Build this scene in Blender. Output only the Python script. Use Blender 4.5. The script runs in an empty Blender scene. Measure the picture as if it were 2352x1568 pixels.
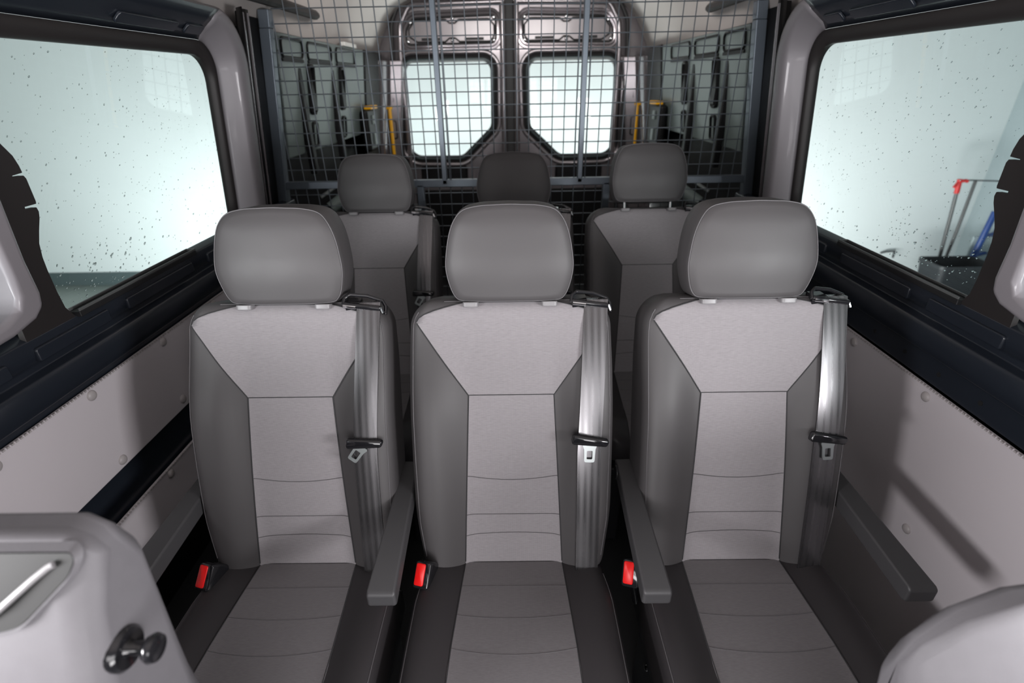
import bpy, bmesh, math, random
from mathutils import Vector, Matrix
random.seed(7)
SC = bpy.context.scene
COL = SC.collection
PI = math.pi

# ------------------------------------------------------------------ helpers
def link(name, me, parent=None):
    o = bpy.data.objects.new(name, me)
    COL.objects.link(o)
    if parent is not None:
        o.parent = parent
    return o

def tag(o, label, cat, group=None):
    o['label'] = label
    o['category'] = cat
    if group:
        o['group'] = group
    return o

def thing(name, label, cat, loc=(0, 0, 0), rotz=0.0, group=None):
    o = link(name, None)
    o.location = loc
    o.rotation_euler = (0, 0, rotz)
    o.empty_display_size = 0.1
    return tag(o, label, cat, group)

def sstep(a, b, x):
    t = min(1.0, max(0.0, (x - a) / (b - a)))
    return t * t * (3 - 2 * t)

class MB:
    """collects shapes, builds ONE mesh object"""
    def __init__(self):
        self.bm = bmesh.new()

    def face(self, vs):
        try:
            return self.bm.faces.new(vs)
        except ValueError:
            return None

    def loops(self, loops, closed=True, cap0=False, cap1=False):
        rows = [[self.bm.verts.new(p) for p in l] for l in loops]
        n = len(rows[0])
        for a, b in zip(rows[:-1], rows[1:]):
            for i in range(n if closed else n - 1):
                j = (i + 1) % n
                self.face((a[i], a[j], b[j], b[i]))
        if cap0:
            self.face(rows[0][::-1])
        if cap1:
            self.face(rows[-1])
        return rows

    def box(self, c, s, M=None):
        hx, hy, hz = s[0] / 2, s[1] / 2, s[2] / 2
        P = [Vector((x, y, z)) for z in (-hz, hz) for (x, y) in ((-hx, -hy), (hx, -hy), (hx, hy), (-hx, hy))]
        if M is not None:
            P = [M @ p for p in P]
        P = [p + Vector(c) for p in P]
        self.loops([P[:4], P[4:]], True, True, True)
        return self

    def tube(self, path, r, n=8, closed=False, cap=True, r2=None):
        path = [Vector(p) for p in path]
        N = len(path)
        loops = []
        prev = None
        for i, p in enumerate(path):
            if closed:
                d = path[(i + 1) % N] - path[i - 1]
            else:
                d = path[min(i + 1, N - 1)] - path[max(i - 1, 0)]
            if d.length < 1e-9:
                d = Vector((0, 0, 1))
            d.normalize()
            if prev is None:
                u = d.orthogonal().normalized()
            else:
                u = prev - d * prev.dot(d)
                u = u.normalized() if u.length > 1e-6 else d.orthogonal().normalized()
            prev = u
            w = d.cross(u)
            rr = r if r2 is None else r + (r2 - r) * i / (N - 1)
            loops.append([p + (u * math.cos(2 * PI * (k + .5) / n) + w * math.sin(2 * PI * (k + .5) / n)) * rr for k in range(n)])
        if closed:
            loops.append(loops[0])
        self.loops(loops, True, cap and not closed, cap and not closed)
        return self

    def cyl(self, p0, p1, r, n=16, r1=None):
        p0 = Vector(p0); p1 = Vector(p1)
        return self.tube([p0, p1], r, n, r2=r1 if r1 is not None else r)

    def prism(self, pts, ext):
        """closed outline pts (3D), extruded by vector ext"""
        ext = Vector(ext)
        a = [Vector(p) for p in pts]
        self.loops([a, [p + ext for p in a]], True, True, True)
        return self

    def dome(self, c, nrm, r, h, n=14, rows=5):
        c = Vector(c); nrm = Vector(nrm).normalized()
        u = nrm.orthogonal().normalized(); w = nrm.cross(u)
        loops = []
        for k in range(rows):
            a = PI / 2 * k / rows
            loops.append([c + (u * math.cos(2 * PI * i / n) + w * math.sin(2 * PI * i / n)) * r * math.cos(a) + nrm * h * math.sin(a) for i in range(n)])
        self.loops(loops, True, True, True)
        return self

    def build(self, name, mat, parent=None, bevel=0.0, seg=2, smooth=True, angle=40, subs=0, solid=0.0, solid_off=0.0):
        bmesh.ops.remove_doubles(self.bm, verts=self.bm.verts, dist=1e-6)
        bmesh.ops.recalc_face_normals(self.bm, faces=self.bm.faces)
        me = bpy.data.meshes.new(name)
        self.bm.to_mesh(me)
        self.bm.free()
        me.materials.append(mat)
        if smooth:
            me.polygons.foreach_set('use_smooth', [True] * len(me.polygons))
            if angle < 180:
                me.set_sharp_from_angle(angle=math.radians(angle))
        o = link(name, me, parent)
        if solid:
            m = o.modifiers.new('thick', 'SOLIDIFY'); m.thickness = solid; m.offset = solid_off
        if bevel:
            m = o.modifiers.new('bevel', 'BEVEL'); m.width = bevel; m.segments = seg; m.limit_method = 'ANGLE'; m.angle_limit = math.radians(35)
            me.polygons.foreach_set('use_smooth', [True] * len(me.polygons))
            try:
                m.harden_normals = True
            except Exception:
                pass
        return o

def struct(mb, name, mat, **k):
    o = mb.build(name, mat, **k)
    o['kind'] = 'structure'
    return o

def round_poly(pts, r, n=6):
    """2D polygon with rounded corners (r: number or list)"""
    out = []
    N = len(pts)
    for i in range(N):
        p = Vector(pts[i]); a = Vector(pts[i - 1]); b = Vector(pts[(i + 1) % N])
        rr = r[i] if isinstance(r, (list, tuple)) else r
        u = (a - p); v = (b - p)
        lu, lv = u.length, v.length
        u.normalize(); v.normalize()
        ang = math.acos(max(-1, min(1, u.dot(v))))
        if rr <= 1e-6 or ang > PI - 0.02:
            out.append(p); continue
        t = min(rr / math.tan(ang / 2), lu * .48, lv * .48)
        rr = t * math.tan(ang / 2)
        bis = (u + v).normalized()
        c = p + bis * (rr / math.sin(ang / 2))
        s = p + u * t - c; e = p + v * t - c
        a0 = math.atan2(s.y, s.x); a1 = math.atan2(e.y, e.x)
        d = (a1 - a0 + PI) % (2 * PI) - PI
        for k in range(n + 1):
            q = a0 + d * k / n
            out.append(Vector((c.x + rr * math.cos(q), c.y + rr * math.sin(q))))
    return out

def offset_poly(pts, d):
    """grow (d>0) a counter-clockwise or clockwise closed 2D outline"""
    N = len(pts)
    area = sum(pts[i - 1].x * pts[i].y - pts[i].x * pts[i - 1].y for i in range(N))
    sgn = 1 if area > 0 else -1
    out = []
    for i in range(N):
        t = (pts[(i + 1) % N] - pts[i - 1])
        if t.length < 1e-9:
            out.append(pts[i].copy()); continue
        t.normalize()
        out.append(pts[i] + Vector((t.y, -t.x)) * d * sgn)
    return out

def catmull(pts, n=6, closed=True):
    P = [Vector(p) for p in pts]
    N = len(P)
    out = []
    for i in range(N if closed else N - 1):
        p0 = P[(i - 1) % N] if closed or i > 0 else P[0]
        p1 = P[i]; p2 = P[(i + 1) % N]
        p3 = P[(i + 2) % N] if closed or i + 2 < N else P[-1]
        for k in range(n):
            t = k / n
            out.append(0.5 * ((2 * p1) + (p2 - p0) * t + (2 * p0 - 5 * p1 + 4 * p2 - p3) * t * t + (3 * p1 - p0 - 3 * p2 + p3) * t ** 3))
    if not closed:
        out.append(P[-1])
    return out

# ------------------------------------------------------------------ materials
def mat(name, col, rough=.5, metal=0.0, spec=.5, coat=0.0, noise=None, bump=None, tint=None, sheen=0.0):
    """noise=(scale, amount) roughness variation; bump=(scale, strength, dist); tint=(scale, amount) colour variation"""
    m = bpy.data.materials.new(name)
    m.use_nodes = True
    nt = m.node_tree
    b = nt.nodes['Principled BSDF']
    b.inputs['Base Color'].default_value = (*col, 1)
    b.inputs['Roughness'].default_value = rough
    b.inputs['Metallic'].default_value = metal
    b.inputs['Specular IOR Level'].default_value = spec
    b.inputs['Coat Weight'].default_value = coat
    b.inputs['Coat Roughness'].default_value = .08
    if sheen:
        b.inputs['Sheen Weight'].default_value = sheen
    tc = nt.nodes.new('ShaderNodeTexCoord')
    if tint:
        n = nt.nodes.new('ShaderNodeTexNoise'); n.inputs['Scale'].default_value = tint[0]; n.inputs['Detail'].default_value = 3
        nt.links.new(tc.outputs['Object'], n.inputs['Vector'])
        mx = nt.nodes.new('ShaderNodeMix'); mx.data_type = 'RGBA'
        a = tint[1]
        mx.inputs['A'].default_value = (*[c * (1 - a) for c in col], 1)
        mx.inputs['B'].default_value = (*[min(1, c * (1 + a)) for c in col], 1)
        nt.links.new(n.outputs['Fac'], mx.inputs['Factor'])
        nt.links.new(mx.outputs['Result'], b.inputs['Base Color'])
    if noise:
        n = nt.nodes.new('ShaderNodeTexNoise'); n.inputs['Scale'].default_value = noise[0]
        nt.links.new(tc.outputs['Object'], n.inputs['Vector'])
        mr = nt.nodes.new('ShaderNodeMapRange')
        mr.inputs['To Min'].default_value = max(0, rough - noise[1]); mr.inputs['To Max'].default_value = min(1, rough + noise[1])
        nt.links.new(n.outputs['Fac'], mr.inputs['Value'])
        nt.links.new(mr.outputs['Result'], b.inputs['Roughness'])
    if bump:
        n = nt.nodes.new('ShaderNodeTexNoise'); n.inputs['Scale'].default_value = bump[0]; n.inputs['Detail'].default_value = 4
        nt.links.new(tc.outputs['Object'], n.inputs['Vector'])
        bp = nt.nodes.new('ShaderNodeBump'); bp.inputs['Strength'].default_value = bump[1]; bp.inputs['Distance'].default_value = bump[2]
        nt.links.new(n.outputs['Fac'], bp.inputs['Height'])
        nt.links.new(bp.outputs['Normal'], b.inputs['Normal'])
    return m

def fabric_mat(name, col, amt):
    """woven cloth: fine ribs plus streaky melange"""
    m = mat(name, col, .92, spec=.25, sheen=.15)
    nt = m.node_tree
    b = nt.nodes['Principled BSDF']
    tc = nt.nodes.new('ShaderNodeTexCoord')
    mp = nt.nodes.new('ShaderNodeMapping'); mp.inputs['Scale'].default_value = (90, 700, 700)
    nt.links.new(tc.outputs['Object'], mp.inputs['Vector'])
    n = nt.nodes.new('ShaderNodeTexNoise'); n.inputs['Scale'].default_value = 1.0; n.inputs['Detail'].default_value = 2
    nt.links.new(mp.outputs['Vector'], n.inputs['Vector'])
    w = nt.nodes.new('ShaderNodeTexWave'); w.bands_direction = 'X'; w.inputs['Scale'].default_value = 140; w.inputs['Distortion'].default_value = .3
    nt.links.new(tc.outputs['Object'], w.inputs['Vector'])
    ad = nt.nodes.new('ShaderNodeMath'); ad.operation = 'MULTIPLY_ADD'; ad.inputs[1].default_value = .35
    nt.links.new(w.outputs['Fac'], ad.inputs[0]); nt.links.new(n.outputs['Fac'], ad.inputs[2])
    mx = nt.nodes.new('ShaderNodeMix'); mx.data_type = 'RGBA'
    mx.inputs['A'].default_value = (*[c * (1 - amt) for c in col], 1)
    mx.inputs['B'].default_value = (*[c * (1 + amt) for c in col], 1)
    nt.links.new(ad.outputs[0], mx.inputs['Factor'])
    nt.links.new(mx.outputs['Result'], b.inputs['Base Color'])
    bp = nt.nodes.new('ShaderNodeBump'); bp.inputs['Strength'].default_value = .25; bp.inputs['Distance'].default_value = .0006
    nt.links.new(ad.outputs[0], bp.inputs['Height']); nt.links.new(bp.outputs['Normal'], b.inputs['Normal'])
    return m

def belt_mat(name):
    """polyester webbing: dark yarn with a silky gloss and lengthwise bands"""
    m = mat(name, (.17, .166, .172), .30, spec=.5)
    nt = m.node_tree
    b = nt.nodes['Principled BSDF']
    b.inputs['Metallic'].default_value = .88
    tc = nt.nodes.new('ShaderNodeTexCoord')
    w = nt.nodes.new('ShaderNodeTexWave'); w.bands_direction = 'X'; w.inputs['Scale'].default_value = 22; w.inputs['Distortion'].default_value = 0
    nt.links.new(tc.outputs['Object'], w.inputs['Vector'])
    mr = nt.nodes.new('ShaderNodeMapRange'); mr.inputs['To Min'].default_value = .25; mr.inputs['To Max'].default_value = .36
    nt.links.new(w.outputs['Fac'], mr.inputs['Value']); nt.links.new(mr.outputs['Result'], b.inputs['Roughness'])
    return m

def glass_mat(name, tint=(.945, .985, .98), refl=1.0):
    m = bpy.data.materials.new(name)
    m.use_nodes = True
    nt = m.node_tree
    nt.nodes.clear()
    out = nt.nodes.new('ShaderNodeOutputMaterial')
    tr = nt.nodes.new('ShaderNodeBsdfTransparent'); tr.inputs['Color'].default_value = (*tint, 1)
    gl = nt.nodes.new('ShaderNodeBsdfGlossy'); gl.inputs['Roughness'].default_value = 0.0
    gl.inputs['Color'].default_value = (.95, .97, .97, 1)
    fr = nt.nodes.new('ShaderNodeFresnel'); fr.inputs['IOR'].default_value = 1.5
    mu = nt.nodes.new('ShaderNodeMath'); mu.operation = 'MULTIPLY'; mu.inputs[1].default_value = refl
    mx = nt.nodes.new('ShaderNodeMixShader')
    ge = nt.nodes.new('ShaderNodeNewGeometry')
    iv = nt.nodes.new('ShaderNodeMath'); iv.operation = 'SUBTRACT'; iv.inputs[0].default_value = 1.0
    m2 = nt.nodes.new('ShaderNodeMath'); m2.operation = 'MULTIPLY'
    nt.links.new(ge.outputs['Backfacing'], iv.inputs[1])
    nt.links.new(fr.outputs[0], mu.inputs[0]); nt.links.new(mu.outputs[0], m2.inputs[0]); nt.links.new(iv.outputs[0], m2.inputs[1])
    nt.links.new(m2.outputs[0], mx.inputs[0])
    nt.links.new(tr.outputs[0], mx.inputs[1]); nt.links.new(gl.outputs[0], mx.inputs[2])
    nt.links.new(mx.outputs[0], out.inputs['Surface'])
    return m

def water_mat(name):
    m = bpy.data.materials.new(name)
    m.use_nodes = True
    nt = m.node_tree
    nt.nodes.clear()
    out = nt.nodes.new('ShaderNodeOutputMaterial')
    g = nt.nodes.new('ShaderNodeBsdfRefraction'); g.inputs['IOR'].default_value = 1.33; g.inputs['Roughness'].default_value = 0
    g.inputs['Color'].default_value = (.95, .97, .97, 1)
    gl = nt.nodes.new('ShaderNodeBsdfGlossy'); gl.inputs['Roughness'].default_value = 0.02
    mx = nt.nodes.new('ShaderNodeMixShader'); mx.inputs[0].default_value = .12
    nt.links.new(g.outputs[0], mx.inputs[1]); nt.links.new(gl.outputs[0], mx.inputs[2])
    nt.links.new(mx.outputs[0], out.inputs['Surface'])
    return m

M = {}
M['vinyl'] = mat('grey leatherette', (.064, .060, .062), .54, spec=.5, bump=(900, .12, .0006), noise=(14, .05))
M['fabric'] = fabric_mat('grey woven cloth', (.25, .235, .245), .22)
M['cush_vinyl'] = mat('shade darkened leatherette', (.034, .031, .033), .46, spec=.35, bump=(900, .12, .0006), noise=(14, .05))  # backrest leatherette darkened, the cushion's shade put into its colour
M['cush_cloth'] = fabric_mat('shade darkened woven cloth', (.140, .131, .136), .22)  # backrest cloth with the shade on the cushion painted into the base colour
M['seam'] = mat('dark seam thread', (.03, .03, .032), .8)
M['piping'] = mat('grey stitch thread', (.10, .095, .10), .6)
M['belt'] = belt_mat('seat belt webbing')
M['plastic'] = mat('black plastic', (.014, .014, .016), .42, noise=(40, .06))
M['black_gloss'] = mat('glossy black plastic', (.012, .012, .014), .12, spec=.7)
M['chrome'] = mat('chromed steel', (.75, .76, .78), .12, metal=1)
M['steel'] = mat('zinc steel', (.38, .41, .41), .38, metal=1)
M['light_plastic'] = mat('light grey plastic', (.22, .213, .22), .4)
M['red'] = mat('red button plastic', (.85, .008, .008), .35, spec=.5)
M['arm'] = mat('charcoal armrest plastic', (.055, .054, .057), .48, bump=(700, .2, .0006))
M['sill'] = mat('dark grey channel edge', (.10, .105, .105), .4)
M['satin'] = mat('satin grey cover paint', (.27, .25, .26), .36, metal=.6, coat=.25, noise=(6, .03))
M['base'] = mat('seat base steel', (.012, .012, .014), .5, metal=.0)
M['panel'] = mat('grey vinyl wall board', (.62, .58, .605), .55, bump=(500, .1, .0006), tint=(3, .03))
M['button'] = mat('grey plastic button', (.42, .39, .39), .4)
M['rail'] = mat('black blue body paint', (.016, .020, .028), .3, spec=.5, coat=.3)
M['paint'] = mat('grey metallic body paint', (.30, .275, .29), .2, metal=.7, coat=.7, noise=(6, .03))
M['pillar'] = mat('grey violet pillar paint', (.22, .205, .22), .48, metal=.12, coat=.10, noise=(5, .04))
M['rubber'] = mat('black rubber', (.012, .012, .013), .55)
M['brown_trim'] = mat('dark brown trim', (.020, .017, .017), .55)
M['bulk'] = mat('slate blue powder coat', (.16, .19, .225), .34, metal=.35, noise=(30, .05))
M['wire'] = mat('bare mesh wire', (.13, .15, .17), .4, metal=.35)
M['cargo'] = mat('sage grey cargo lining', (.125, .155, .15), .38, tint=(4, .06))
M['cargo_dark'] = mat('black cargo paint', (.005, .005, .0055), .45, spec=.25)
M['headliner'] = mat('beige grey headliner', (.42, .385, .37), .85, bump=(250, .2, .001), tint=(5, .04))
M['floor'] = mat('black rubber floor', (.012, .012, .013), .6, bump=(300, .4, .001))
M['yellow'] = mat('yellow grab handle', (.85, .42, .005), .4)
M['gasket'] = mat('dark teal gasket', (.035, .055, .058), .4)
M['front_cloth'] = mat('light grey seat shell', (.135, .13, .14), .6, bump=(600, .25, .0008), tint=(60, .06))
M['recess'] = mat('dark grey recess', (.016, .0165, .016), .6, spec=.2)
M['garage_wall'] = mat('white garage wall', (.82, .855, .86), .7, tint=(1.5, .02))
M['garage_grey'] = mat('grey garage wall', (.42, .48, .50), .7, tint=(1.5, .03))
M['plinth'] = mat('slate wall plinth', (.09, .12, .125), .6)
M['ground'] = mat('wet concrete', (.30, .33, .31), .35, tint=(3, .12))
M['blue'] = mat('blue trolley paint', (.012, .05, .22), .35)
M['tub'] = mat('black tub plastic', (.02, .022, .026), .5)
M['pole'] = mat('grey broom pole', (.03, .03, .032), .4)
M['red_grip'] = mat('red rubber grip', (.6, .02, .02), .5)
M['lamp'] = mat('milky lamp cover', (.75, .75, .72), .3)
M['glass'] = glass_mat('window glass')
M['water'] = water_mat('rain water')

# ------------------------------------------------------------------ camera (17.6 mm, looking down the van towards the rear doors)
CAMZ = 1.47
FPX = 1150.0
dy = Vector(((1178 - 1176) / FPX, (190 - 784) / FPX, 1)).normalized()
dd = Vector(((1215 - 1176) / FPX, (3080 - 784) / FPX, 1)).normalized()
dd = (dd - dy * dd.dot(dy)).normalized()
dzv = -dd
dxv = dy.cross(dzv)
R = Matrix((dxv, dy, dzv))                      # image axes (right, down, forward) to world
right = R @ Vector((1, 0, 0)); up = R @ Vector((0, -1, 0)); back = R @ Vector((0, 0, -1))
cam = bpy.data.cameras.new('camera')
cam.sensor_width = 36
cam.lens = FPX / 2352 * 36
cam.clip_start = .01
cam.dof.use_dof = True
cam.dof.focus_distance = 1.06
cam.dof.aperture_fstop = 2.8
camo = link('camera', cam)
m4 = Matrix.Identity(4)
for i, v in enumerate((right, up, back)):
    for r_ in range(3):
        m4[r_][i] = v[r_]
m4.translation = Vector((0, 0, CAMZ))
camo.matrix_world = m4
SC.camera = camo

# ------------------------------------------------------------------ seats
def bt(x, t, d):
    return Vector((x, .287 * t - .958 * d, .487 + .958 * t + .287 * d))

def cu(x, t, d):
    return Vector((x, .05 - t, .478 + d + .02 * t))

class Slab:
    def __init__(self, frame, W, L, T, dfun, rc0, rc1, re, taper=None):
        self.f, self.W, self.L, self.T, self.dfun = frame, W, L, T, dfun
        self.rc0, self.rc1, self.re, self.taper = rc0, rc1, re, taper

    def w(self, t):
        w = self.taper(t) if self.taper else self.W
        if t < self.rc0:
            q = self.rc0 - t; w -= self.rc0 - math.sqrt(max(0, self.rc0 ** 2 - q * q))
        if t > self.L - self.rc1:
            q = t - (self.L - self.rc1); w -= self.rc1 - math.sqrt(max(0, self.rc1 ** 2 - q * q))
        return w

    def front(self, x, t):
        e = min(self.w(t) - abs(x), t, self.L - t)
        d = self.dfun(x, t)
        if e < self.re:
            e = max(e, 0)
            q = self.re - e
            d -= self.re - math.sqrt(max(0, self.re ** 2 - q * q))
        return d

    def mesh(self, nt=46, nx=36, t0=0.0):
        mb = MB()
        rows = []
        ts = []
        for i in range(nt + 1):
            s = i / nt
            s = s + .12 * math.sin(2 * PI * s) * -.9          # denser at both ends
            ts.append(min(self.L, max(0, s * self.L)))
        for t in ts:
            w = self.w(t)
            loop = []
            for k in range(nx + 1):
                x = w * math.sin(PI / 2 * (2 * k / nx - 1)) if False else w * (lambda q: (q * (1.5 - .5 * q * q)))(2 * k / nx - 1)
                loop.append(self.f(x, t, self.front(x, t)))
            rb = .022
            for k in range(9):
                a = k / 8
                x = w * (1 - 2 * a)
                e = max(0, min(w - abs(x), t, self.L - t))
                q = max(0, rb - e)
                dr = rb - math.sqrt(max(0, rb * rb - q * q))
                loop.append(self.f(x, t, -self.T + dr))
            rows.append(loop)
        mb.loops(rows, True, True, True)
        return mb

    def patch(self, t0, t1, xl, xr, lift=.0016, nt=30, nx=22):
        """cloth inlay lying on the front surface"""
        mb = MB()
        rows = []
        for i in range(nt + 1):
            t = t0 + (t1 - t0) * i / nt
            a, b = xl(t), xr(t)
            row = []
            for k in range(nx + 1):
                x = a + (b - a) * k / nx
                row.append(self.f(x, t, self.front(x, t) + lift))
            row = [self.f(a, t, self.front(a, t) - .001)] + row + [self.f(b, t, self.front(b, t) - .001)]
            rows.append(row)
        first = [p - (rows[1][0] - rows[0][0]) * 0 for p in rows[0]]
        mb.loops(rows, False)
        return mb

    def line(self, pts, lift=.0015, n=14):
        out = []
        for (x0, t0), (x1, t1) in zip(pts[:-1], pts[1:]):
            for k in range(n):
                a = k / n
                x = x0 + (x1 - x0) * a; t = t0 + (t1 - t0) * a
                out.append(self.f(x, t, self.front(x, t) + lift))
        x, t = pts[-1]
        out.append(self.f(x, t, self.front(x, t) + lift))
        return out

TB = .035                                                  # backrest starts a little below the cushion line
def back_frame(x, t, d):
    return bt(x, t - TB, d)

def back_d(x, t):
    tt = t - TB
    b = .030 * sstep(.085, .170, abs(x)) * (1 - .8 * sstep(.34, .55, tt))
    lum = .012 * math.sin(PI * min(1, max(0, tt / .6)))
    return b + lum - .004

def back_w(t):
    tt = t - TB
    return .219 - .016 * (1 - sstep(-.05, .16, tt)) - .004 * sstep(.45, .60, tt)

BK = Slab(back_frame, .219, .606 + TB, .105, back_d, .05, .062, .030, back_w)

def fx(tt):
    """half width of the cloth inlay along the backrest"""
    if tt > .40:
        if tt <= .558:
            return .092 + (.198 - .092) * (tt - .40) / .158
        return .198 * (1 - .5 * min(1, (tt - .558) / .040) ** 2.2)
    return .092 + .019 * (.40 - tt) / .40

def cush_d(x, t):
    return .014 * sstep(.11, .18, abs(x)) - .03 * sstep(.36, .445, t) + .006 * math.sin(PI * min(1, t / .5))

def cush_w(t):
    return .205 + .012 * sstep(.05, .16, t)

CS = Slab(cu, .217, .445, .125, cush_d, .075, .07, .030, cush_w)

CACHE = {}
def cached(key, parent, maker):
    """first call builds the part, later calls copy it"""
    if key in CACHE:
        o = CACHE[key].copy()
        COL.objects.link(o)
    else:
        o = maker()
        CACHE[key] = o
    o.parent = parent
    return o

def hr_outline():
    half = [(0, .602), (.06, .602), (.100, .604), (.114, .611), (.124, .632), (.131, .668), (.129, .700), (.122, .738), (.110, .768), (.092, .787), (.060, .7945), (.03, .796)]
    full = half + [(0, .797)] + [(-x, t) for x, t in half[:0:-1]]
    return [Vector((x, t)) for x, t in catmull([Vector((a, b)) for a, b in full], 4)]

def hr_d(x, t):
    d = .012 + .016 * (1 - (x / .135) ** 2)
    d -= .022 * sstep(.715, .585, t) ** 1.6
    d -= .009 * sstep(.755, .80, t)
    return d - .003 * sstep(.095, .131, abs(x))

def headrest_mesh(lift=0.0):
    o2 = hr_outline()
    c = Vector((0, .695))
    mb = MB()
    rows = []
    for q in (.02, .2, .4, .55, .7, .8, .88, .94, .98, 1.0):
        row = []
        for p in o2:
            x, t = c.x + (p.x - c.x) * q, c.y + (p.y - c.y) * q
            row.append(bt(x, t + lift, hr_d(x, t) - .004 * sstep(.93, 1.0, q)))
        rows.append(row)
    for sx, st, d, sh in ((1.015, 1.02, -.010, .0), (1.03, 1.05, -.032, .004), (1.02, 1.08, -.06, .006), (.97, 1.07, -.085, .006), (.86, .95, -.102, .004), (.6, .65, -.108, 0), (.2, .2, -.109, 0), (.02, .02, -.109, 0)):
        row = []
        for p in o2:
            dd_ = min(d, hr_d(p.x, p.y) - .012) if d > -.03 else d
            row.append(bt(c.x + (p.x - c.x) * sx, c.y + (p.y - c.y) * st + sh + lift, dd_))
        rows.append(row)
    mb.loops(rows, True, True, True)
    return mb

def belt_surface(x, tt):
    return max(BK.front(x + q, tt + TB) for q in (-.022, -.012, 0, .012, .022)) + .004

def belt_x(tt):
    return .1645 + .016 * min(1.0, max(0.0, (tt - .28) / .32))

def pieces(key, parent, name, material, makers, **kw):
    for i, f in enumerate(makers):
        def mk(f=f):
            mb = MB(); f(mb)
            return mb.build(name, material, None, **kw)
        cached('%s%d' % (key, i), parent, mk)

def make_seat(x, y, label, row, lift=0.0, arms=(), tongue=0.0, group=None, bo=0.0):
    root = thing('passenger_seat', label, 'seat', (x, y, 0), 0, group)
    # base
    def base():
        mb = MB()
        mb.box((0, -.18, .325), (.36, .40, .03))
        for s in (-1, 1):
            mb.box((s * .155, -.18, .165), (.05, .38, .33))
        mb.box((0, -.18, .10), (.34, .03, .16))
        return mb.build('seat_base', M['base'], None, bevel=.006)
    cached('base', root, base)
    pieces('bolt', root, 'base_bolt', M['chrome'], [lambda mb, y=y, z=z: mb.dome((-.181, y, z), (-1, 0, 0), .009, .006, 12, 3) for y, z in ((-.08, .20), (-.17, .16), (-.20, .12), (-.27, .17), (-.31, .10))])
    pieces('cover', root, 'base_cover', M['plastic'], [lambda mb, q=q: mb.box((q * .192, -.16, .33), (.02, .36, .07)) for q in (-1, 1)], bevel=.006)
    # cushion
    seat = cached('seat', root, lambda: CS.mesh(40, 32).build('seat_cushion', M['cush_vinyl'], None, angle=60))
    w2 = lambda t: .108 + .018 * min(1, t / .3)
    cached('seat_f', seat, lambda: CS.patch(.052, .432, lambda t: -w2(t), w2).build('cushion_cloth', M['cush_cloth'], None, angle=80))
    pieces('seat_s', seat, 'cushion_seam', M['seam'], [lambda mb, q=q: mb.tube(CS.line([(q * w2(t), t) for t in (.05, .15, .25, .35, .43)], .0012, 6), .0012, 6) for q in (-1, 1)])
    pieces('seat_t', seat, 'cushion_tuck', M['piping'], [lambda mb, tq=tq, bow=bow: mb.tube(CS.line([(w2(tq) * .99 * q, tq + bow * (1 - q * q)) for q in (-1, -.75, -.5, -.25, 0, .25, .5, .75, 1)], .0018, 3), .0007, 5)
                                                        for tq, bow in ((.118, 0), (.187, .008), (.258, .012), (.34, .012))])
    pieces('seat_p', seat, 'cushion_piping', M['piping'], [lambda mb, q=q: mb.tube(CS.line([(q * (CS.w(t) - .008), t) for t in (.09, .12, .16, .2, .3, .38)], .0006, 5), .0011, 6) for q in (-1, 1)])
    # backrest
    back = cached('back', root, lambda: BK.mesh(52, 40).build('backrest', M['vinyl'], None, angle=60))
    cached('back_lo', back, lambda: BK.patch(.026, .40 + TB, lambda t: -fx(t - TB), lambda t: fx(t - TB)).build('lower_cloth', M['fabric'], None, angle=80))
    cached('back_up', back, lambda: BK.patch(.40 + TB, .598 + TB, lambda t: -fx(t - TB), lambda t: fx(t - TB), nt=40).build('upper_cloth', M['fabric'], None, angle=80))
    tq_ = (.560, .568, .576, .584, .591, .596, .598)
    top = [(-fx(t), t + TB) for t in tq_] + [(-.05, .5985 + TB), (0, .599 + TB), (.05, .5985 + TB)] + [(fx(t), t + TB) for t in tq_[::-1]]
    sm = []
    for q in (-1, 1):
        sm.append(lambda mb, q=q: mb.tube(BK.line([(q * fx(t), t + TB) for t in (0, .1, .2, .3, .399, .45, .5, .557)], .0014, 8), .0013, 6))
    sm.append(lambda mb: mb.tube(BK.line([(-.092, .40 + TB), (.092, .40 + TB)], .0016, 16), .0010, 6))
    sm.append(lambda mb: mb.tube(BK.line(top, .0012, 5), .0012, 6))
    pieces('back_s', back, 'backrest_seam', M['seam'], sm)
    pieces('back_t', back, 'backrest_tuck', M['piping'], [lambda mb, tq=tq, bow=bow: mb.tube(BK.line([(fx(tq) * .99 * q, tq + TB - bow * (1 - q * q)) for q in (-1, -.75, -.5, -.25, 0, .25, .5, .75, 1)], .0019, 3), .0008, 5)
                                                         for tq, bow in ((.214, .010), (.119, 0), (.066, -.006))])
    ptt = (.06, .15, .3, .45, .54, .57, .59, .605, .615)
    pp = [lambda mb, q=q: mb.tube(BK.line([(q * (BK.w(t) - .010), t) for t in ptt], .0006, 6), .0011, 6) for q in (-1, 1)]
    pp.append(lambda mb: mb.tube(BK.line([(q, .636) for q in (-.14, -.07, 0, .07, .14)], .0006, 5), .0008, 6))
    pieces('back_p', back, 'backrest_piping', M['piping'], pp)
    # headrest
    k = 'hi' if lift else 'lo'
    head = cached('head' + k, root, lambda: headrest_mesh(lift).build('headrest', M['vinyl'], None, angle=60))
    def head_pipe():
        mb = MB()
        mb.tube([bt(p.x * 1.002, p.y + lift, hr_d(p.x, p.y) - .0035) for p in hr_outline()], .0012, 6, closed=True)
        return mb.build('headrest_piping', M['piping'], None)
    cached('hp' + k, head, head_pipe)
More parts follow.
